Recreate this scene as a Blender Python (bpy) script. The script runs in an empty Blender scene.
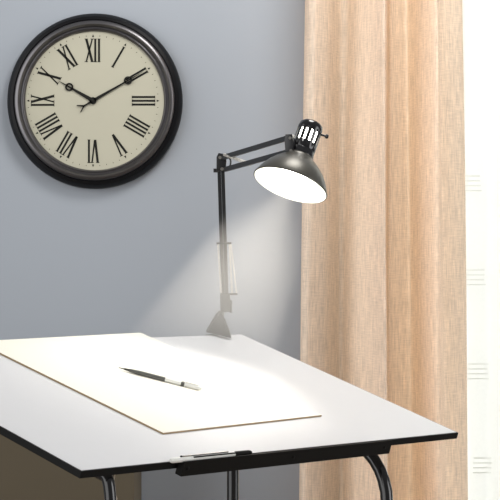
import bpy, bmesh, math, random
from mathutils import Vector, Matrix
random.seed(4)
PI = math.pi
sc = bpy.context.scene
COL = sc.collection

# ---------------------------------------------------------------- camera
F, CY, CZ = 2000.0, 275.0, 1.10            # focal length and horizon in pixels, eye height
cam = bpy.data.cameras.new('camera')
cam.sensor_width = 36
cam.lens = 36 * F / 500
cam.shift_y = (CY - 250) / 500
cam.clip_start = 0.05
co = bpy.data.objects.new('camera', cam)
co.location = (0, 0, CZ)
co.rotation_euler = (PI / 2, 0, 0)
COL.objects.link(co)
sc.camera = co

def P(px, py, Y):
    return Vector(((px - 250) / F * Y, Y, CZ - (py - CY) / F * Y))

# ---------------------------------------------------------------- helpers
def lin(c):
    return tuple((v / 12.92 if v <= .04045 else ((v + .055) / 1.055) ** 2.4) for v in (x / 255 for x in c))

def new_mat(name):
    m = bpy.data.materials.new(name)
    m.use_nodes = True
    nt = m.node_tree
    return m, nt, nt.nodes['Principled BSDF']

def mat(name, col, rough=.5, metal=0., spec=.5, noise=0., nscale=40., bump=0., coat=0.):
    m, nt, b = new_mat(name)
    b.inputs['Base Color'].default_value = (*col, 1)
    b.inputs['Roughness'].default_value = rough
    b.inputs['Metallic'].default_value = metal
    b.inputs['Specular IOR Level'].default_value = spec
    b.inputs['Coat Weight'].default_value = coat
    if noise or bump:
        tc = nt.nodes.new('ShaderNodeTexCoord')
        n = nt.nodes.new('ShaderNodeTexNoise')
        n.inputs['Scale'].default_value = nscale
        n.inputs['Detail'].default_value = 5
        nt.links.new(tc.outputs['Object'], n.inputs['Vector'])
        if noise:
            r = nt.nodes.new('ShaderNodeMapRange')
            r.inputs[3].default_value = 1 - noise
            r.inputs[4].default_value = 1 + noise
            nt.links.new(n.outputs['Fac'], r.inputs[0])
            mx = nt.nodes.new('ShaderNodeVectorMath')
            mx.operation = 'SCALE'
            mx.inputs[0].default_value = col
            nt.links.new(r.outputs[0], mx.inputs['Scale'])
            nt.links.new(mx.outputs[0], b.inputs['Base Color'])
        if bump:
            bp = nt.nodes.new('ShaderNodeBump')
            bp.inputs['Strength'].default_value = bump
            bp.inputs['Distance'].default_value = .002
            nt.links.new(n.outputs['Fac'], bp.inputs['Height'])
            nt.links.new(bp.outputs[0], b.inputs['Normal'])
    return m

ROOT = {}
def link(name, bm, m, parent=None, smooth=False, sharp=None):
    """one mesh object; vertices come in world space"""
    base = Vector((0, 0, 0))
    if parent is not None:
        base = ROOT[parent.name]
        bmesh.ops.translate(bm, verts=bm.verts, vec=-base)
    bmesh.ops.recalc_face_normals(bm, faces=bm.faces)
    me = bpy.data.meshes.new(name)
    bm.to_mesh(me)
    bm.free()
    ms = m if isinstance(m, (list, tuple)) else [m]
    for x in ms:
        me.materials.append(x)
    if smooth:
        for p in me.polygons:
            p.use_smooth = True
        me.set_sharp_from_angle(angle=math.radians(sharp or 35))
    o = bpy.data.objects.new(name, me)
    COL.objects.link(o)
    if parent is not None:
        o.parent = parent
    ROOT[o.name] = base
    return o

def thing(name, loc, label, cat, group=None):
    o = bpy.data.objects.new(name, None)
    o.empty_display_size = .05
    COL.objects.link(o)
    o.location = loc
    ROOT[o.name] = Vector(loc)
    tag(o, label, cat, group)
    return o

def tag(o, label, cat, group=None, kind=None):
    o['label'] = label
    o['category'] = cat
    if group: o['group'] = group
    if kind: o['kind'] = kind
    return o

def rebase(o, loc):
    loc = Vector(loc)
    o.data.transform(Matrix.Translation(-loc))
    o.location = loc
    ROOT[o.name] = loc

def frame(o, z, x=None):
    z = Vector(z).normalized()
    x = Vector(x) if x is not None else Vector((1, 0, 0))
    if abs(x.normalized().dot(z)) > .98: x = Vector((0, 1, 0))
    x = (x - z * x.dot(z)).normalized()
    y = z.cross(x)
    M = Matrix((x, y, z)).transposed().to_4x4()
    M.translation = Vector(o)
    return M

def box(bm, M, a, b, bev=0.):
    """axis box from a to b in the frame M"""
    vs = [bm.verts.new(M @ Vector((x, y, z))) for x in (a[0], b[0]) for y in (a[1], b[1]) for z in (a[2], b[2])]
    fs = []
    for q in ((0, 1, 3, 2), (4, 6, 7, 5), (0, 4, 5, 1), (2, 3, 7, 6), (0, 2, 6, 4), (1, 5, 7, 3)):
        fs.append(bm.faces.new([vs[i] for i in q]))
    if bev:
        es = list({e for f in fs for e in f.edges})
        bmesh.ops.bevel(bm, geom=es, offset=bev, segments=2, affect='EDGES', profile=.6)
    return bm

def prism(bm, M, pts, h0, h1, bev=0.):
    a = [bm.verts.new(M @ Vector((x, y, h0))) for x, y in pts]
    b = [bm.verts.new(M @ Vector((x, y, h1))) for x, y in pts]
    n = len(pts)
    fs = [bm.faces.new(a), bm.faces.new(b)]
    for i in range(n):
        fs.append(bm.faces.new((a[i], a[(i + 1) % n], b[(i + 1) % n], b[i])))
    if bev:
        es = list({e for f in fs for e in f.edges})
        bmesh.ops.bevel(bm, geom=es, offset=bev, segments=2, affect='EDGES', profile=.6)
    return bm

def lathe(bm, M, prof, seg=48, closed=False, skip=None):
    rings = []
    for r, t in prof:
        if r < 1e-6:
            rings.append([bm.verts.new(M @ Vector((0, 0, t)))])
        else:
            rings.append([bm.verts.new(M @ Vector((r * math.cos(2 * PI * k / seg), r * math.sin(2 * PI * k / seg), t))) for k in range(seg)])
    n = len(rings)
    for i in range(n if closed else n - 1):
        A, B = rings[i], rings[(i + 1) % n]
        for k in range(seg):
            if skip and skip(i, k): continue
            k2 = (k + 1) % seg
            if len(A) == 1: bm.faces.new((A[0], B[k], B[k2]))
            elif len(B) == 1: bm.faces.new((A[k], B[0], A[k2]))
            else: bm.faces.new((A[k], B[k], B[k2], A[k2]))
    return bm

def rod(bm, a, b, r, seg=16, r2=None, cap=True):
    a, b = Vector(a), Vector(b)
    L = (b - a).length
    r2 = r if r2 is None else r2
    prof = [(r, 0), (r2, L)]
    if cap: prof = [(0, 0)] + prof + [(0, L)]
    return lathe(bm, frame(a, b - a), prof, seg)

def bar(bm, a, b, w, h, up=(0, 0, 1), bev=.0006):
    """rectangular bar between two points; w sideways, h along up"""
    a, b = Vector(a), Vector(b)
    z = (b - a)
    y = Vector(up); y = (y - z.normalized() * y.dot(z.normalized())).normalized()
    M = frame(a, z, y.cross(z.normalized()))
    return box(bm, M, (-w / 2, -h / 2, 0), (w / 2, h / 2, z.length), bev)

def tube(bm, pts, r, seg=14):
    pts = [Vector(p) for p in pts]
    rings = []
    nrm = None
    for i, p in enumerate(pts):
        t = (pts[min(i + 1, len(pts) - 1)] - pts[max(i - 1, 0)]).normalized()
        if nrm is None:
            nrm = Vector((0, 0, 1)) if abs(t.z) < .9 else Vector((1, 0, 0))
        nrm = (nrm - t * nrm.dot(t)).normalized()
        bn = t.cross(nrm)
        rings.append([bm.verts.new(p + r * (math.cos(2 * PI * k / seg) * nrm + math.sin(2 * PI * k / seg) * bn)) for k in range(seg)])
    for A, B in zip(rings, rings[1:]):
        for k in range(seg):
            bm.faces.new((A[k], A[(k + 1) % seg], B[(k + 1) % seg], B[k]))
    bm.faces.new(rings[0]); bm.faces.new(rings[-1])
    return bm

def coil(a, b, r, turns, per=8):
    a, b = Vector(a), Vector(b)
    M = frame(a, b - a)
    L = (b - a).length
    n = int(turns * per)
    return [M @ Vector((r * math.cos(2 * PI * i / per), r * math.sin(2 * PI * i / per), L * i / n)) for i in range(n + 1)]

def catmull(pts, n=10):
    out = []
    p = [Vector(q) for q in pts]
    p = [2 * p[0] - p[1]] + p + [2 * p[-1] - p[-2]]
    for i in range(1, len(p) - 2):
        for k in range(n):
            t = k / n
            a, b, c, d = p[i - 1:i + 3]
            out.append(.5 * ((2 * b) + (c - a) * t + (2 * a - 5 * b + 4 * c - d) * t * t + (3 * b - a - 3 * c + d) * t ** 3))
    out.append(p[-2])
    return out
BM = bmesh.new

# ---------------------------------------------------------------- materials
WALL = mat('wall_paint', (.358, .388, .430), .8, noise=.015, nscale=3, bump=.05, spec=.2)
FLOOR = mat('floor_wood', (.30, .24, .19), .5, noise=.1, nscale=8)
WHITE = mat('white_laminate', (.69, .69, .70), .45, spec=.35, noise=.01, nscale=30)
BLACK = mat('black_enamel', (.006, .006, .007), .13, spec=.5)
EDGE = mat('black_edging', (.006, .006, .006), .5, spec=.12)
LEDGE = mat('black_plastic', (.006, .0055, .005), .5, spec=.12)
ARMB = mat('black_lamp_paint', (.012, .012, .013), .35, spec=.4)
RIVET = mat('dull_rivet', (.25, .24, .22), .45, metal=.8)
SHADE_OUT = mat('shade_paint', (.085, .08, .068), .36, metal=.55, spec=.5)
SHADE_IN = mat('white_reflector', (.9, .9, .86), .5)
CHROME = mat('chrome', (.75, .75, .74), .22, metal=1)
SPRING = mat('spring_steel', (.62, .60, .56), .35, metal=.8)
CREAM = mat('cream_board', (.86, .835, .745), .7, spec=.2)
BOARD_EDGE = mat('board_edge', (.36, .26, .15), .8, spec=.2)
BROWN = mat('brown_wood', (.096, .078, .052), .6, noise=.05, nscale=5, spec=.2)
DIAL = mat('dial_card', lin((184, 181, 163)), .6, noise=.02, nscale=25, spec=.2)
INK = mat('black_print', (.012, .012, .010), .6, spec=.2)
CASE = mat('black_clock_case', (.005, .005, .006), .35, spec=.15)
BEZEL = mat('pewter_bezel', (.13, .125, .13), .3, metal=.85)
GRAPH = mat('graphite_barrel', (.10, .10, .09), .35, metal=.3)
PENW = mat('pale_barrel', (.78, .78, .74), .35)
FRAMEW = mat('window_paint', (.8, .8, .78), .5)
CORD = mat('beige_cord', (.42, .34, .25), .6)

bulbm, nt, b = new_mat('lit_bulb')
b.inputs['Base Color'].default_value = (1, 1, 1, 1)
b.inputs['Emission Color'].default_value = (1, .97, .86, 1)
b.inputs['Emission Strength'].default_value = 12

glassm, nt, b = new_mat('window_glass')
b.inputs['Transmission Weight'].default_value = 1
b.inputs['Roughness'].default_value = 0
b.inputs['IOR'].default_value = 1.02

def cloth(name, refl, trans, amount, kind):
    m, nt, b = new_mat(name)
    N, L = nt.nodes, nt.links
    uv = N.new('ShaderNodeUVMap')
    def streak(sx, sy, lo, hi, detail=3):
        mp = N.new('ShaderNodeMapping'); mp.inputs['Scale'].default_value = (sx, sy, 1)
        L.new(uv.outputs[0], mp.inputs[0])
        n = N.new('ShaderNodeTexNoise'); n.inputs['Scale'].default_value = 1
        n.inputs['Detail'].default_value = detail
        L.new(mp.outputs[0], n.inputs['Vector'])
        r = N.new('ShaderNodeMapRange'); r.inputs[1].default_value = .3; r.inputs[2].default_value = .7
        r.inputs[3].default_value = lo; r.inputs[4].default_value = hi
        L.new(n.outputs['Fac'], r.inputs[0])
        return r.outputs[0]
    def mul(a, b_):
        q = N.new('ShaderNodeMath'); q.operation = 'MULTIPLY'
        L.new(a, q.inputs[0]); L.new(b_, q.inputs[1]); return q.outputs[0]
    if kind == 'linen':
        s = mul(mul(streak(330, 22, .85, 1.13), streak(40, 420, .90, 1.08)), streak(120, 9, .93, 1.06))
    else:
        s = streak(120, 120, .985, 1.01)
    def scaled(c):
        v = N.new('ShaderNodeVectorMath'); v.operation = 'SCALE'; v.inputs[0].default_value = c
        L.new(s, v.inputs['Scale']); return v.outputs[0]
    d = N.new('ShaderNodeBsdfDiffuse'); t = N.new('ShaderNodeBsdfTranslucent')
    L.new(scaled(refl), d.inputs[0]); L.new(scaled(trans), t.inputs[0])
    mx = N.new('ShaderNodeMixShader'); mx.inputs[0].default_value = amount
    L.new(d.outputs[0], mx.inputs[1]); L.new(t.outputs[0], mx.inputs[2])
    out = N['Material Output']
    N.remove(b)
    L.new(mx.outputs[0], out.inputs[0])
    return m
LINEN = cloth('linen', (.79, .675, .555), (.98, .68, .42), .27, 'linen')
SHEER = cloth('sheer_voile', (.9, .92, .88), (.95, .97, .92), .6, 'voile')
STITCH = cloth('sheer_stitching', (.86, .88, .84), (.8, .82, .77), .6, 'voile')

# ---------------------------------------------------------------- setting
WY = 5.0                                   # back wall
I4 = Matrix.Identity(4)
WX0, WX1, WZ0, WZ1 = .26, 1.55, .25, 2.25  # window opening
bm = BM()
for a, c in (((-2.2, WY, 0), (WX0, WY + .12, 3.2)), ((WX1, WY, 0), (2.2, WY + .12, 3.2)),
             ((WX0, WY, 0), (WX1, WY + .12, WZ0)), ((WX0, WY, WZ1), (WX1, WY + .12, 3.2))):
    box(bm, I4, a, c)
link('wall_back', bm, WALL)['kind'] = 'structure'
bm = BM(); box(bm, I4, (-2.2, -.6, -.08), (2.2, WY + .12, 0))
link('floor', bm, FLOOR)['kind'] = 'structure'

win = bpy.data.objects.new('window_1', None); COL.objects.link(win)
win.location = (WX0, WY + .07, WZ0); ROOT['window_1'] = Vector(win.location); win['kind'] = 'structure'
bm = BM(); w = .05
for a, c in (((WX0, WY + .04, WZ0), (WX0 + w, WY + .10, WZ1)), ((WX1 - w, WY + .04, WZ0), (WX1, WY + .10, WZ1)),
             ((WX0 + w, WY + .04, WZ0), (WX1 - w, WY + .10, WZ0 + w)), ((WX0 + w, WY + .04, WZ1 - w), (WX1 - w, WY + .10, WZ1))):
    box(bm, I4, a, c, .003)
link('window_frame', bm, FRAMEW, win)['kind'] = 'structure'
bm = BM(); box(bm, I4, (WX0 + w, WY + .066, WZ0 + w), (WX1 - w, WY + .070, WZ1 - w))
link('pane', bm, glassm, win)['kind'] = 'structure'

# ---------------------------------------------------------------- curtains
def drape(name, ctrl, z0, z1, m, flare=0., n=9, wob=.004):
    """ctrl: (pixel column, depth) along the hem line"""
    prof = catmull([(((px - 250) / F) * y, y, 0) for px, y in ctrl], n)
    arc = [0.]
    for a, c in zip(prof, prof[1:]): arc.append(arc[-1] + (c - a).length)
    bm = BM()
    uvl = bm.loops.layers.uv.new('UVMap')
    nz = 44
    xc = (prof[0].x + prof[-1].x) / 2
    grid = []
    for j in range(nz + 1):
        f = j / nz
        z = z0 + (z1 - z0) * f
        row = []
        for i, p in enumerate(prof):
            dx = wob * math.sin(2.1 * f * PI + i * .11) * (1 - f * .5)
            dx += flare * (p.x - xc) / (prof[-1].x - xc) * (1.45 - z)
            dy = wob * math.sin(3.3 * f * PI + i * .07 + 1)
            row.append(bm.verts.new((p.x + dx, p.y + dy, z)))
        grid.append(row)
    for j in range(nz):
        for i in range(len(prof) - 1):
            f = bm.faces.new((grid[j][i], grid[j][i + 1], grid[j + 1][i + 1], grid[j + 1][i]))
            for lp, (ii, jj) in zip(f.loops, ((i, j), (i + 1, j), (i + 1, j + 1), (i, j + 1))):
                lp[uvl].uv = (arc[ii], z0 + (z1 - z0) * jj / nz)
    o = link(name, bm, m, smooth=True, sharp=80)
    rebase(o, (prof[0].x, prof[0].y, z0))
    return o

cur = drape('curtain', [(304, 4.86), (304.3, 4.83), (306, 4.805), (311, 4.793), (318, 4.805), (328, 4.83), (336, 4.872), (341, 4.895), (347, 4.892), (356, 4.845), (366, 4.80),
                        (376, 4.757), (383, 4.73), (386.5, 4.735), (387.5, 4.79), (388.5, 4.85), (393, 4.868), (400, 4.882), (407, 4.892), (412, 4.875),
                        (420, 4.825), (429, 4.775), (435, 4.745), (438.5, 4.75), (439.5, 4.81), (441, 4.835), (450, 4.848), (459, 4.862), (463, 4.874), (463.5, 4.89)],
            .01, 2.45, LINEN, flare=.016)
tag(cur, 'beige linen curtain with long vertical folds hanging to the right of the lamp', 'curtain')

sh = drape('sheer_curtain', [(452, 4.94), (460, 4.93), (468, 4.915), (478, 4.93), (490, 4.945), (505, 4.925), (525, 4.945), (550, 4.92), (590, 4.945), (640, 4.92), (700, 4.945), (780, 4.92)],
           .01, 2.45, SHEER, n=7, wob=.003)
tag(sh, 'white sheer curtain with short stitched lines, bright from the window behind it', 'curtain')
# short embroidered dashes on the sheer
for yb, x0, x1 in ((176, 464, 481), (270, 465, 485), (364, 467, 488), (458, 473, 492)):
    for q in range(4):
        a = P(x0 + random.uniform(-1, 1), yb + q * 4.9, 4.905); c = P(x1 + random.uniform(-1, 1), yb + q * 4.9, 4.905)
        bm = BM(); box(bm, I4, (a.x, 4.9040, a.z - .0011), (c.x, 4.9048, a.z + .0011))
        link('stitched_line', bm, STITCH, sh)

# ---------------------------------------------------------------- brown cabinet low against the wall
CX1 = P(134, 0, 4.66).x
cab = thing('cabinet', (CX1 - .5, 4.8, 0), 'plain dark brown wooden cabinet standing low behind the left end of the drafting table', 'cabinet')
bm = BM(); box(bm, I4, (CX1 - 1.0, 4.66, .06), (CX1, 4.985, .79), .004); link('body', bm, BROWN, cab)
bm = BM(); box(bm, I4, (CX1 - 1.01, 4.645, .79), (CX1 + .004, 4.985, .812), .003); link('top', bm, BROWN, cab)
bm = BM(); box(bm, I4, (CX1 - .97, 4.69, 0), (CX1 - .03, 4.97, .06)); link('plinth', bm, BROWN, cab)

# ---------------------------------------------------------------- wall clock
KY = WY - .001
kp = KY / F                                 # metres per pixel on the wall
kc = P(95.3, 101.5, KY)
clock = thing('wall_clock', (kc.x, KY, kc.z), 'round black framed wall clock with cream face and Roman numerals', 'clock')
KM = frame(kc, (0, -1, 0), (1, 0, 0))       # x right, y = z cross x
if KM.col[1].z < 0: KM = frame(kc, (0, -1, 0), (1, 0, 0))
# local: x right, y up
KM = Matrix(((1, 0, 0, kc.x), (0, 0, -1, kc.y), (0, 1, 0, kc.z), (0, 0, 0, 1)))
s = kp * .985
bm = BM(); lathe(bm, KM, [(0, 0), (88.5 * s, 0), (89 * s, .008), (88 * s, .020), (85 * s, .029), (82 * s, .031), (79 * s, .027), (78 * s, .016), (0, .016)], 96)
link('case', bm, CASE, clock, True)
bm = BM(); lathe(bm, KM, [(81.5 * s, .017), (81.3 * s, .029), (79.5 * s, .036), (77 * s, .037), (75.2 * s, .031), (74.2 * s, .026), (73 * s, .026), (72 * s, .028), (71 * s, .026), (70 * s, .020), (70 * s, .017)], 96, closed=True)
link('bezel', bm, BEZEL, clock, True, 50)
DC = Matrix.Translation(Vector((-1.6 * kp, 0, 0))) @ KM
bm = BM(); lathe(bm, KM, [(0, .0172), (71.5 * s, .0172), (71.5 * s, .0205), (0, .0205)], 96)
link('dial', bm, DIAL, clock)
DZ = .0205
def ring_pts(ang):  # clock angle from twelve
    return Matrix.Rotation(-ang, 4, 'Z')
def stroke(bm, M, x0, y0, x1, y1, w):
    d = Vector((x1 - x0, y1 - y0)); n = Vector((-d.y, d.x)).normalized() * w / 2
    pts = [(x0 - n.x, y0 - n.y), (x1 - n.x, y1 - n.y), (x1 + n.x, y1 + n.y), (x0 + n.x, y0 + n.y)]
    prism(bm, M, [(x * s, y * s) for x, y in pts], DZ, DZ + .0006)
GW = {'I': 3.5, 'V': 8.0, 'X': 8.0}
def numeral(text, ang):
    bm = BM()
    M = DC @ ring_pts(ang)
    tot = sum(GW[c] for c in text) + .3 * (len(text) - 1)
    x = -tot / 2
    r0, r1 = 39.5, 62.5
    for c in text:
        wd = GW[c]; m = x + wd / 2
        if c == 'I':
            stroke(bm, M, m, r0, m, r1, 2.0)
            for r in (r0, r1): stroke(bm, M, m - 1.5, r, m + 1.5, r, .6)
        elif c == 'V':
            stroke(bm, M, m - 2.9, r1, m - .2, r0, 2.3); stroke(bm, M, m + 2.9, r1, m + .2, r0, 1.5)
            for q in (-2.9, 2.9): stroke(bm, M, m + q - 1.7, r1, m + q + 1.7, r1, .6)
        else:
            stroke(bm, M, m - 3, r1, m + 3, r0, 2.4); stroke(bm, M, m + 3, r1, m - 3, r0, 1.4)
            for q in (-3, 3):
                for r in (r0, r1): stroke(bm, M, m + q - 1.7, r, m + q + 1.7, r, .6)
        x += wd + .3
    return link('numeral', bm, INK, clock)
for i, t in enumerate(['XII', 'I', 'II', 'III', 'IIII', 'V', 'VI', 'VII', 'VIII', 'IX', 'X', 'XI']):
    numeral(t, i * PI / 6)
bm = BM()
for i in range(60):
    M = DC @ ring_pts(i * PI / 30)
    if i % 5 == 0: prism(bm, M, [(-1.1 * s, 64.4 * s), (1.1 * s, 64.4 * s), (0, 67.2 * s)], DZ, DZ + .0005)
    else: stroke(bm, M, 0, 65.2, 0, 66.4, .45)
link('minute_marks', bm, INK, clock)
def hand(name, ang, L, w, z, tail, tip):
    bm = BM(); M = DC @ ring_pts(ang)
    def q(pts): prism(bm, M, [(a * s, b_ * s) for a, b_ in pts], z, z + .0009)
    q([(-w, 3), (-w * .55, L * .55), (0, L), (w * .55, L * .55), (w, 3), (w, -3), (-w, -3)])
    if tip:
        lathe(bm, M @ Matrix.Translation((0, L * .66 * s, 0)), [(4.2 * s, z), (4.2 * s, z + .0009), (2.4 * s, z + .0009), (2.4 * s, z)], 20, closed=True)
    if tail:
        q([(-.9, -2), (.9, -2), (.8, -11), (-.8, -11)])
        q([(-.7, -10), (.7, -11), (-3.6, -17), (-4.3, -16.4)])
        q([(.7, -10), (-.7, -11), (3.6, -17), (4.3, -16.4)])
    lathe(bm, M, [(0, z), (3.6 * s, z), (3.6 * s, z + .0009), (0, z + .0009)], 24)
    link(name, bm, INK, clock)
hand('hour_hand', math.radians(-60), 42, 2.0, DZ + .0015, False, True)
hand('minute_hand', math.radians(60), 62, 1.5, DZ + .003, True, True)
bm = BM(); lathe(bm, DC, [(0, DZ), (1.6 * s, DZ), (1.6 * s, DZ + .006), (0, DZ + .007)], 20); link('hub', bm, INK, clock)

# ---------------------------------------------------------------- drafting table
S = 1.094
yaw, tilt = math.radians(48.8), math.radians(17.8)
A = Vector((-.238 * S, 2.823 * S, CZ - .276 * S))
TW, TD, TT = .914 * S, .531 * S, .0125
u = Vector((math.cos(yaw), math.sin(yaw), 0))
hv = Vector((-math.sin(yaw), math.cos(yaw), 0))
v = hv * math.cos(tilt) + Vector((0, 0, math.sin(tilt)))
nn = u.cross(v)
TM = Matrix((u, v, nn)).transposed().to_4x4(); TM.translation = A    # x along the front edge, y up the slope, z off the top
def tb(x, y, z=0): return TM @ Vector((x, y, z))
def on_table(px, py, h=0.):
    d = P(px, py, 1.0) - Vector((0, 0, CZ)); o = Vector((0, 0, CZ))
    t = (A + nn * h - o).dot(nn) / d.dot(nn)
    return o + d * t
TI = TM.inverted()

fl = A + u * TW * .5 + hv * TD * .5
table = thing('drafting_table', (fl.x, fl.y, 0), 'tilted white drafting table with black edging and black tube legs', 'drafting table')
bm = BM(); box(bm, TM, (.0012, .0012, -TT), (TW - .0012, TD - .0012, 0))
link('tabletop', bm, WHITE, table)
bm = BM(); e = .0015
for a, c in (((-e, -e, -TT), (TW + e, .0012, -.0006)), ((-e, TD - .0012, -TT), (TW + e, TD + e, -.0006)),
             ((-e, .0012, -TT), (.0012, TD - .0012, -.0006)), ((TW - .0012, .0012, -TT), (TW + e, TD - .0012, -.0006))):
    box(bm, TM, a, c)
link('edge_band', bm, EDGE, table)
# pencil ledge on the front edge
def front_x(px):            # distance along the front edge at a pixel column
    d = P(px, 0, 1.0); k = d.x
    # (A + u t).x = k * (A + u t).y
    return (k * A.y - A.x) / (u.x - k * u.y)
lx0, lx1 = front_x(177), front_x(385.5)
bm = BM()
prism(bm, TM @ Matrix(((0, 0, 1, 0), (1, 0, 0, 0), (0, 1, 0, 0), (0, 0, 0, 1))),
      [(-.0020, -.0215), (-.0020, -.0005), (-.0135, -.0005), (-.0135, .0045), (-.0160, .0045), (-.0160, -.0215)], lx0, lx1, .0006)
ledge = link('pencil_ledge', bm, LEDGE, table)
for x in (lx0 + .012, lx1 - .02, (lx0 + lx1) / 2):
    bm = BM(); M = frame(tb(x, -.0158, -.008), -v)
    lathe(bm, M, [(0, 0), (.0032, 0), (.0030, .0012), (.0018, .0019), (0, .0020)], 16)
    link('screw', bm, LEDGE, ledge, True)
# side arches of bent tube
def arch_pts(x, y0, y1, R=.085, Q=1.33, drop=.025):
    """front leg on the floor, bend, rail under the top, bend, rear leg"""
    base = lambda yy, z: Vector((*(A + u * x + hv * yy).xy, z))
    top = lambda yy: (A + u * x).z + yy * math.tan(tilt) - .032 
    pts = [base(y0, .012), base(y0, .3), base(y0, .55)]
    zt = top(y0 + R) - drop
    for k in range(0, 9):
        a = k / 8 * PI / 2
        pts.append(base(y0 + R * (1 - math.cos(a)), zt - R * Q * (1 - math.sin(a))))
    z2 = top(y1 - R) - drop * .5
    for k in range(0, 9):
        a = k / 8 * PI / 2
        pts.append(base(y1 - R + R * math.sin(a), z2 - R * (1 - math.cos(a))))
    pts += [base(y1, .55), base(y1, .3), base(y1, .012)]
    return pts
def split(x, y0, y1, r, R, Q, drop):
    pts = arch_pts(x, y0, y1, R, Q, drop)
    n = len(pts)
    k1, k2 = 11, n - 12
    bm = BM(); tube(bm, pts[:k1 + 1], r, 18); a = link('leg', bm, BLACK, table, True, 60)
    bm = BM(); tube(bm, pts[k1:k2 + 1], r, 18); link('side_rail', bm, BLACK, table, True, 60)
    bm = BM(); tube(bm, pts[k2:], r, 18); c = link('leg', bm, BLACK, table, True, 60)
    for lg, q in ((a, pts[0]), (c, pts[-1])):
        bm = BM(); lathe(bm, Matrix.Translation(Vector((q.x, q.y, 0))), [(0, 0), (.016, 0), (.016, .022), (.0135, .025), (0, .025)], 20)
        link('foot_cap', bm, LEDGE, lg, True)
    return pts
def solve_x(px, y):
    k = (px - 250) / F
    q = A + hv * y
    return (k * q.y - q.x) / (u.x - k * u.y)
fy = .035
xr, xl = solve_x(387, fy), solve_x(111, .012)
pr = split(xr, fy, .42, .0118, .10, 1.1, .025)
pl = split(xl, .012, .42, .0098, .012, 5.0, -.008)
for yy, z in ((fy + .0, .16), (.42, .16), (.42, .5)):
    bm = BM(); a = A + u * (xl) + hv * (yy if yy > .1 else .012); c = A + u * xr + hv * yy
    rod(bm, (a.x, a.y, z), (c.x, c.y, z), .009, 16); link('stretcher', bm, BLACK, table, True, 60)
# cord hanging beside the left front leg
cp = [P(117, 469, 3.19), P(114.5, 476, 3.185), P(113.6, 484, 3.18), P(115.5, 494, 3.18), P(117.5, 503, 3.18), P(119, 520, 3.18), P(120, 560, 3.18)]
bm = BM(); tube(bm, catmull(cp, 6) + [Vector((cp[-1].x, 3.18, .3)), Vector((cp[-1].x + .01, 3.18, .004))], .0011, 8)
cd = link('cord', bm, CORD, smooth=True)
rebase(cd, (cp[-1].x, 3.18, 0))
tag(cd, 'thin beige cord hanging beside the front left table leg', 'cord')

# ---------------------------------------------------------------- cream board on the table
BX, BY, BR, BW, BH, BT = .264 * S, .098 * S, .042, .407 * S, .433 * S, .0034
BMx = TM @ Matrix.Translation((BX, BY, .0003)) @ Matrix.Rotation(BR, 4, 'Z')
brd = thing('drawing_board', BMx @ Vector((BW / 2, BH / 2, 0)), 'large cream drawing board lying flat on the white table under the pencil', 'drawing board')
bm = BM(); box(bm, BMx, (0, 0, 0), (BW, BH, BT - .0006)); link('backing', bm, BOARD_EDGE, brd)
bm = BM(); box(bm, BMx, (0, 0, BT - .0006), (BW, BH, BT)); link('sheet', bm, CREAM, brd)

# ---------------------------------------------------------------- pencil on the board
ht = BT + .0003
p0, p1 = on_table(118.5, 367.5, ht + .0042), on_table(202.5, 389, ht + .0042)
L = (p1 - p0).length
R = .0042
pc = thing('mechanical_pencil', (p0 + p1) / 2, 'slim grey and white mechanical pencil lying on the cream board', 'pencil')
M = frame(p0, p1 - p0, nn)
bm = BM(); lathe(bm, M, [(0, 0), (.0008, .001), (.0010, .010), (.0020, .012), (.0024, L * .13), (0, L * .13)], 14); link('tip', bm, mat('dark_metal', (.05, .05, .045), .35, metal=.6), pc, True)
bm = BM(); lathe(bm, M, [(0, L * .13), (.0030, L * .13), (R, L * .24), (R, L * .555), (0, L * .555)], 18); link('grip', bm, GRAPH, pc, True)
bm = BM(); lathe(bm, M, [(0, L * .555), (R * .93, L * .555), (R * .93, L * .75), (0, L * .75)], 18); link('barrel', bm, PENW, pc, True)
bm = BM(); lathe(bm, M, [(0, L * .745), (R * 1.02, L * .745), (R * 1.02, L * .785), (0, L * .785)], 18); link('band', bm, GRAPH, pc, True)
bm = BM(); lathe(bm, M, [(0, L * .785), (R * .9, L * .785), (R * .9, L * .96), (R * .6, L * .985), (0, L)], 18); k = link('cap', bm, PENW, pc, True)
bm = BM(); box(bm, M, (R * .86, -.0011, L * .76), (R * 1.2, .0011, L * .95), .0002); link('clip', bm, CHROME, pc)

# ---------------------------------------------------------------- pen resting on the ledge
q0 = tb(front_x(166.5), -.0072, .0050); q1 = tb(front_x(247), -.0072, .0050)
L = (q1 - q0).length; R = .0047
pn = thing('ballpoint_pen', (q0 + q1) / 2, 'silver and white pen with a black end resting along the black pencil ledge', 'pen')
M = frame(q0, q1 - q0, nn)
bm = BM(); lathe(bm, M, [(0, 0), (R * .7, .0012), (R, .004), (R, L * .78), (0, L * .78)], 18); link('barrel', bm, PENW, pn, True)
bm = BM(); lathe(bm, M, [(0, L * .78), (R * 1.0, L * .78), (R * .95, L * .97), (R * .7, L), (0, L)], 18); link('cap', bm, LEDGE, pn, True)
bm = BM(); rod(bm, M @ Vector((R + .0008, 0, L * .13)), M @ Vector((R + .0008, 0, L * .115)), .0016, 10); link('clip_stud', bm, LEDGE, pn)
bm = BM(); box(bm, M, (R * .9, -.0012, L * .13), (R * 1.4, .0012, L * .7), .0003)
link('clip', bm, CHROME, pn)
bm = BM(); box(bm, M, (-.0008, -R - .0006, L * .30), (.0008, -R * .8, L * .78)); link('stripe', bm, LEDGE, pn)
bm = BM(); box(bm, M, (R * .55, R * .5, L * .26), (R * .95, R * .95, L * .78)); link('stripe', bm, LEDGE, pn)

# ---------------------------------------------------------------- swing arm lamp
ck = on_table(217, 336.2, 0)                 # where the clamp bites the back edge
ckl = TI @ ck
YP = ck.y
lamp = thing('swing_arm_lamp', ck, 'black swing arm lamp clamped to the back corner of the table, lit', 'lamp')
px = YP / F
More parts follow.
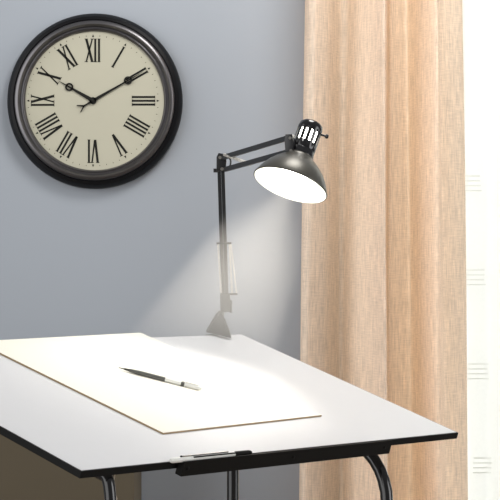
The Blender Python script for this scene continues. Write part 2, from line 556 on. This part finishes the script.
# clamp: wedge shaped body over the back edge with jaw and screw below
CMx = Matrix.Translation(tb(ckl.x, TD - .002, .0006)) @ TM.to_3x3().to_4x4()
up = Vector((0, 0, 1))
cx = Vector((1, -.06, -.0)).normalized(); cyv = up.cross(cx)
WM = Matrix((cx, up, cx.cross(up))).transposed().to_4x4()
WM.translation = tb(ckl.x, TD - .012, .001)
bm = BM(); prism(bm, WM, [(-13 * px, 4.4 * px), (12.5 * px, -1.6 * px), (10 * px, 8 * px), (5.5 * px, 17 * px), (4.5 * px, 21 * px), (-1.5 * px, 21 * px), (-5 * px, 14 * px)], -.011, .006, .0015)
clamp = link('clamp', bm, ARMB, lamp, True)
bm = BM()
xc = ckl.x
box(bm, TM, (xc - .020, TD + .0026, -.045), (xc + .020, TD + .0056, .0006), .0008)
box(bm, TM, (xc - .020, TD - .035, -.045), (xc + .020, TD + .0050, -.042), .0008)
link('jaw', bm, ARMB, clamp)
bm = BM(); rod(bm, tb(xc, TD - .020, -.080), tb(xc, TD - .020, -.0180), .004, 14)
lathe(bm, frame(tb(xc, TD - .020, -.0180), nn), [(0, 0), (.010, 0), (.010, .0045), (0, .0045)], 20)
box(bm, Matrix.Translation(tb(xc, TD - .020, -.078)) @ TM.to_3x3().to_4x4(), (-.016, -.003, -.003), (.016, .003, .003), .001)
link('clamp_screw', bm, ARMB, clamp, True)
bm = BM(); rod(bm, P(207, 331, YP - .012), P(217.5, 313, YP - .012), .0024, 12); link('brace', bm, ARMB, lamp, True)
# swivel block and its pin
bm = BM(); rod(bm, P(220, 321, YP), P(221.5, 311, YP), 3.4 * px, 16); link('swivel_pin', bm, ARMB, lamp, True)
bm = BM(); M = frame(P(225, 312, YP), P(224.5, 296, YP) - P(225, 312, YP), (1, 0, 0))
box(bm, M, (-4.5 * px, -.008, 0), (5.5 * px, .008, 17 * px), .0015); base_b = link('base_bracket', bm, ARMB, lamp, True)
bm = BM(); rod(bm, P(227.5, 309, YP - .014), P(227.5, 309, YP + .012), .005, 16); link('knob', bm, ARMB, base_b, True)
bm = BM(); rod(bm, P(231, 300, YP - .006), P(231, 313, YP - .006), .0022, 12); link('peg', bm, ARMB, base_b, True)
# lower arm: two parallel bars
E0 = P(221.2, 163, YP); 
for dx in (-1.85, 1.85):
    bm = BM(); bar(bm, P(225.2 + dx, 307, YP), P(220.8 + dx, 164, YP), 3.55 * px, .008, (0, 1, 0)); link('lower_arm', bm, ARMB, lamp)
bm = BM(); rod(bm, P(216.5, 243.5, YP - .006), P(231.5, 243.2, YP - .006), .0022, 12); link('spring_pin', bm, ARMB, lamp, True)
bm = BM(); rod(bm, P(220, 294.5, YP - .006), P(237.5, 294, YP - .006), .0022, 12); link('spring_pin', bm, ARMB, lamp, True)
for a, c, r in (((218, 244.5), (221, 293), .0021), ((229.5, 244.5), (232, 293), .0021), ((231, 244.5), (236.5, 293), .0014)):
    bm = BM(); tube(bm, coil(P(*a, YP - .007), P(*c, YP - .007), r, 34, 8), .00075, 6); link('spring', bm, SPRING, lamp, True)
# elbow
bm = BM()
prism(bm, frame(P(219.5, 163, YP - .007), (0, -1, 0), (1, 0, 0)), [(a * px, b_ * px) for a, b_ in ((-3, -8), (6, -8), (7, 2), (5, 9), (-1, 10), (-3, 6))], -.015, .003, .001)
elbow = link('elbow_bracket', bm, ARMB, lamp, True)
bm = BM(); rod(bm, P(213.5, 170.5, YP - .004), P(218, 170.5, YP - .004), .0042, 14); link('knob', bm, ARMB, elbow, True)
for q in ((220, 157.5), (222, 169)):
    bm = BM(); rod(bm, P(*q, YP - .014), P(*q, YP + .010), .0034, 14); link('pivot', bm, RIVET, elbow, True)
# upper arm comes forward over the table
YH = YP - .30
AZ = YP - .012
for a, c in (((223, 157.5), (289.5, 137.5)), ((225, 169.5), (291, 151))):
    bm = BM(); bar(bm, P(*a, AZ), P(*c, YH + .01), .0065, .0098, (0, 0, 1)); link('upper_arm', bm, ARMB, lamp)
bm = BM(); tube(bm, coil(P(224, 154.5, AZ - .012), P(249, 163.5, AZ - .10), .0026, 30, 8), .0008, 6); link('spring', bm, SPRING, lamp, True)
bm = BM(); tube(bm, coil(P(229, 155.5, AZ + .008), P(250, 165, AZ - .08), .0024, 30, 8), .0008, 6); link('spring', bm, SPRING, lamp, True)
bm = BM(); tube(bm, catmull([P(228, 156.5, AZ - .008), P(230.5, 160, AZ - .012), P(230, 166, AZ - .012), P(226, 170, AZ - .008)], 6), .0018, 8); link('hook', bm, ARMB, elbow, True)
# head: axis of the shade points down, a little left and towards the viewer
hx = YH / F
O = P(290.2, 185.5, YH)
sn = .315; cs = math.sqrt(1 - sn * sn)
ax = Vector((-.335 * cs, -sn, -.942 * cs)).normalized()
HM = frame(O, -ax, (1, 0, 0))                # z up along the shade's axis from the mouth
rr = 38 * hx
prof = [(1.0, 0), (.993, .003), (.95, .012), (.88, .022), (.78, .033), (.65, .0435), (.52, .052), (.42, .0575), (.36, .0625)]
outer = [(rr * a, t) for a, t in prof]
inner = [(rr * a - .0012, t - .0008 if t > .03 else t) for a, t in prof]
bm = BM(); lathe(bm, HM, outer + [(rr * .36, .064), (rr * .34, .064)], 72)
lip = lathe(bm, HM, [(rr * 1.0, 0), (rr * 1.0 + .0012, .0004), (rr * 1.0 + .0012, .0022), (rr * .997, .0028)], 72)
shade = link('shade', bm, SHADE_OUT, lamp, True, 50)
bm = BM(); lathe(bm, HM, [(rr - .0004, .0002)] + inner + [(rr * .34, .0635)], 72); link('reflector', bm, SHADE_IN, shade, True, 50)
cr = 12.6 * hx
seg = 70
capp = [(cr * .93, .0600), (cr * 1.03, .0615), (cr * 1.03, .0685), (cr, .0700), (cr, .0760), (cr * .98, .0770), (cr, .0785), (cr, .0920), (cr, .1160), (cr, .1250), (cr * .94, .1325), (cr * .74, .1370), (cr * .35, .1390), (0, .1395)]
def slot(i, k): return i == 7 and (k % 5) in (0, 1)
bm = BM(); lathe(bm, HM, capp, seg, skip=slot)
inn = [(r_ - .0012, t - (.0012 if t > .13 else 0)) for r_, t in capp if r_ > .01]
capo = link('socket_cap', bm, BLACK, lamp, True, 40)
capo.modifiers.new('solidify', 'SOLIDIFY').thickness = .0011
bm = BM(); lathe(bm, HM, [(0, .129), (.0150, .129), (.0150, .122), (0, .122)], 30); link('bulb_holder', bm, SHADE_IN, lamp, True)
bm = BM(); rod(bm, HM @ Vector((cr * .98, -.004, .118)), HM @ Vector((cr * 1.0 + .012, -.004, .118)), .0022, 12)
lathe(bm, frame(HM @ Vector((cr + .009, -.004, .118)), HM.to_3x3() @ Vector((1, 0, 0))), [(0, 0), (.0040, 0), (.0046, .003), (.003, .006), (0, .006)], 16)
link('switch', bm, BLACK, capo, True)
bm = BM(); lathe(bm, HM, [(0, .1218), (.0165, .1218), (.0165, .078), (.0160, .066), (.0150, .056), (.018, .049), (.0250, .040), (.0275, .031), (.0255, .021), (.0185, .0125), (.009, .0085), (0, .0075)], 32)
bulb = link('bulb', bm, bulbm, lamp, True, 80)
# bracket from the arm to the head
HB = P(290.2, 144, YH + .01)
bm = BM()
prism(bm, frame(HB, (-.25, -1, 0), (1, 0, 0)), [(a * hx, b_ * hx) for a, b_ in ((-4, -8), (3.5, -8), (5, 0), (3, 9.5), (-4, 9.5), (-5, 3))], -.007, .009, .001)
hb = link('head_bracket', bm, ARMB, lamp, True)
bm = BM(); rod(bm, HB + Vector((.004, 0, .001)), HM @ Vector((-cr * .85, .0, .0735)), .0068, 16); link('knuckle', bm, ARMB, hb, True)
for q in ((290, 138), (291, 150.5)):
    bm = BM(); rod(bm, P(*q, YH - .003), P(*q, YH + .006), .0030, 14); link('pivot', bm, RIVET, hb, True)

spot = bpy.data.lights.new('lamp_beam', 'SPOT'); spot.energy = 11; spot.spot_size = math.radians(80); spot.spot_blend = 1; spot.shadow_soft_size = .008
spot.color = (1, .94, .84)
hax = Vector((-.46 * .97, -.22, -.888 * .97)).normalized()
spo = bpy.data.objects.new('lamp_beam', spot); COL.objects.link(spo)
spo.location = HM @ Vector((0, 0, .0035)); spo.rotation_euler = hax.to_track_quat('-Z', 'Y').to_euler()

# ---------------------------------------------------------------- cone of haze, shaped and faded to draw the lamp's beam
half = math.tan(math.radians(11.5))
hax = Vector((-.46 * .97, -.22, -.888 * .97)).normalized()
apex_t = rr / half
AP = O - hax * apex_t                        # cone apex above the mouth
HZ = frame(AP, hax, (1, 0, 0))
bm = BM()
seg = 64
r0s, r1s = [], []
pl_o = A + nn * .012
for k in range(seg):
    a = 2 * PI * k / seg
    d = HZ.to_3x3() @ Vector((half * math.cos(a), half * math.sin(a), 1))
    r0s.append(bm.verts.new(AP + d * (AP - O).dot(ax) / d.dot(ax) * -1.004))
    t = (pl_o - AP).dot(nn) / d.dot(nn)
    r1s.append(bm.verts.new(AP + d * t))
bm.faces.new(r0s); bm.faces.new(r1s)
for k in range(seg):
    bm.faces.new((r0s[k], r0s[(k + 1) % seg], r1s[(k + 1) % seg], r1s[k]))
hm = bpy.data.materials.new('haze'); hm.use_nodes = True
nt = hm.node_tree; N, L_ = nt.nodes, nt.links
N.remove(N['Principled BSDF'])
vs = N.new('ShaderNodeVolumeScatter'); vs.inputs['Color'].default_value = (1, .97, .93, 1)
tc = N.new('ShaderNodeTexCoord'); sp = N.new('ShaderNodeSeparateXYZ'); L_.new(tc.outputs['Object'], sp.inputs[0])
def mth(op, a, c=None):
    q = N.new('ShaderNodeMath'); q.operation = op
    for i, w_ in enumerate((a, c)):
        if w_ is None: continue
        if isinstance(w_, (int, float)): q.inputs[i].default_value = w_
        else: L_.new(w_, q.inputs[i])
    return q.outputs[0]
r2 = mth('SQRT', mth('ADD', mth('MULTIPLY', sp.outputs[0], sp.outputs[0]), mth('MULTIPLY', sp.outputs[1], sp.outputs[1])))
qq = mth('DIVIDE', r2, mth('MULTIPLY', sp.outputs[2], half))
mr = N.new('ShaderNodeMapRange'); mr.interpolation_type = 'SMOOTHSTEP'
mr.inputs[1].default_value = .80; mr.inputs[2].default_value = 1.0; mr.inputs[3].default_value = 1.0; mr.inputs[4].default_value = 0.0
L_.new(qq, mr.inputs[0])
mz = N.new('ShaderNodeMapRange'); mz.interpolation_type = 'SMOOTHSTEP'
mz.inputs[1].default_value = apex_t + .02; mz.inputs[2].default_value = apex_t + .30; mz.inputs[3].default_value = .05; mz.inputs[4].default_value = 1.0
L_.new(sp.outputs[2], mz.inputs[0])
nl = HZ.to_3x3().inverted() @ nn             # thinner close to the table top
dp = N.new('ShaderNodeVectorMath'); dp.operation = 'DOT_PRODUCT'; L_.new(tc.outputs['Object'], dp.inputs[0]); dp.inputs[1].default_value = nl
fade = N.new('ShaderNodeMapRange'); fade.interpolation_type = 'SMOOTHSTEP'
fade.inputs[1].default_value = (A - AP).dot(nn); fade.inputs[2].default_value = (A - AP).dot(nn) + .13
fade.inputs[3].default_value = .05; fade.inputs[4].default_value = 1.0
L_.new(dp.outputs['Value'], fade.inputs[0])
L_.new(mth('MULTIPLY', mth('MULTIPLY', mr.outputs[0], mz.outputs[0]), mth('MULTIPLY', fade.outputs[0], 2.2)), vs.inputs['Density'])
L_.new(vs.outputs[0], N['Material Output'].inputs['Volume'])
hz = link('haze', bm, hm)
hz.data.transform(HZ.inverted()); hz.matrix_world = HZ
tag(hz, 'pale hazy beam of light falling from the lamp shade onto the table', 'haze', kind='stuff')

# ---------------------------------------------------------------- light
W = bpy.data.worlds.new('world'); sc.world = W; W.use_nodes = True
N, L_ = W.node_tree.nodes, W.node_tree.links
bg = N['Background']
tc = N.new('ShaderNodeTexCoord')
def patch(d, lo, hi, amount):
    """a soft bright region added to the surroundings: overhead fill, the outdoors, stand-ins for unseen windows"""
    q = N.new('ShaderNodeVectorMath'); q.operation = 'DOT_PRODUCT'
    L_.new(tc.outputs['Generated'], q.inputs[0]); q.inputs[1].default_value = Vector(d).normalized()
    m_ = N.new('ShaderNodeMapRange'); m_.interpolation_type = 'SMOOTHSTEP'
    m_.inputs[1].default_value = lo; m_.inputs[2].default_value = hi; m_.inputs[3].default_value = 0; m_.inputs[4].default_value = amount
    L_.new(q.outputs['Value'], m_.inputs[0])
    return m_.outputs[0]
def add(a, c):
    q = N.new('ShaderNodeMath'); q.operation = 'ADD'
    for i, w_ in enumerate((a, c)):
        if isinstance(w_, (int, float)): q.inputs[i].default_value = w_
        else: L_.new(w_, q.inputs[i])
    return q.outputs[0]
tot = add(add(add(.25, patch((0, 0, 1), -.1, .9, .12)), patch((0, 1, .1), .5, .8, 1.8)), add(patch((.94, -.35, .12), .94, .97, 4.5), patch((-.80, -.60, .15), .78, .95, 2.5)))  # ambient, overhead, outdoors, stand-in right window, left fill added for the curtain folds
L_.new(tot, bg.inputs[1])
bg.inputs[0].default_value = (1, 1, 1, 1)

def sun(name, d, strength, angle, col=(1, 1, 1)):
    l = bpy.data.lights.new(name, 'SUN'); l.energy = strength; l.angle = math.radians(angle); l.color = col
    o = bpy.data.objects.new(name, l); COL.objects.link(o)
    o.rotation_euler = Vector(d).to_track_quat('-Z', 'Y').to_euler()
sun('daylight', (-.12, -1, -.3), 1.3, 40, (1, .98, .95))
cl = bpy.data.lights.new('added_fill', 'POINT'); cl.energy = 66; cl.shadow_soft_size = .3; cl.color = (1, .98, .95)
clo = bpy.data.objects.new('added_fill', cl); COL.objects.link(clo); clo.location = (.35, 4.0, 2.6)  # unseen point light, added to brighten the wall towards the right

vsn = sc.view_settings
vsn.view_transform = 'Standard'; vsn.look = 'None'; vsn.gamma = 1; vsn.exposure = 0
vsn.use_curve_mapping = False
sc.cycles.use_denoising = True
sc.cycles.max_bounces = 10
sc.cycles.transparent_max_bounces = 16
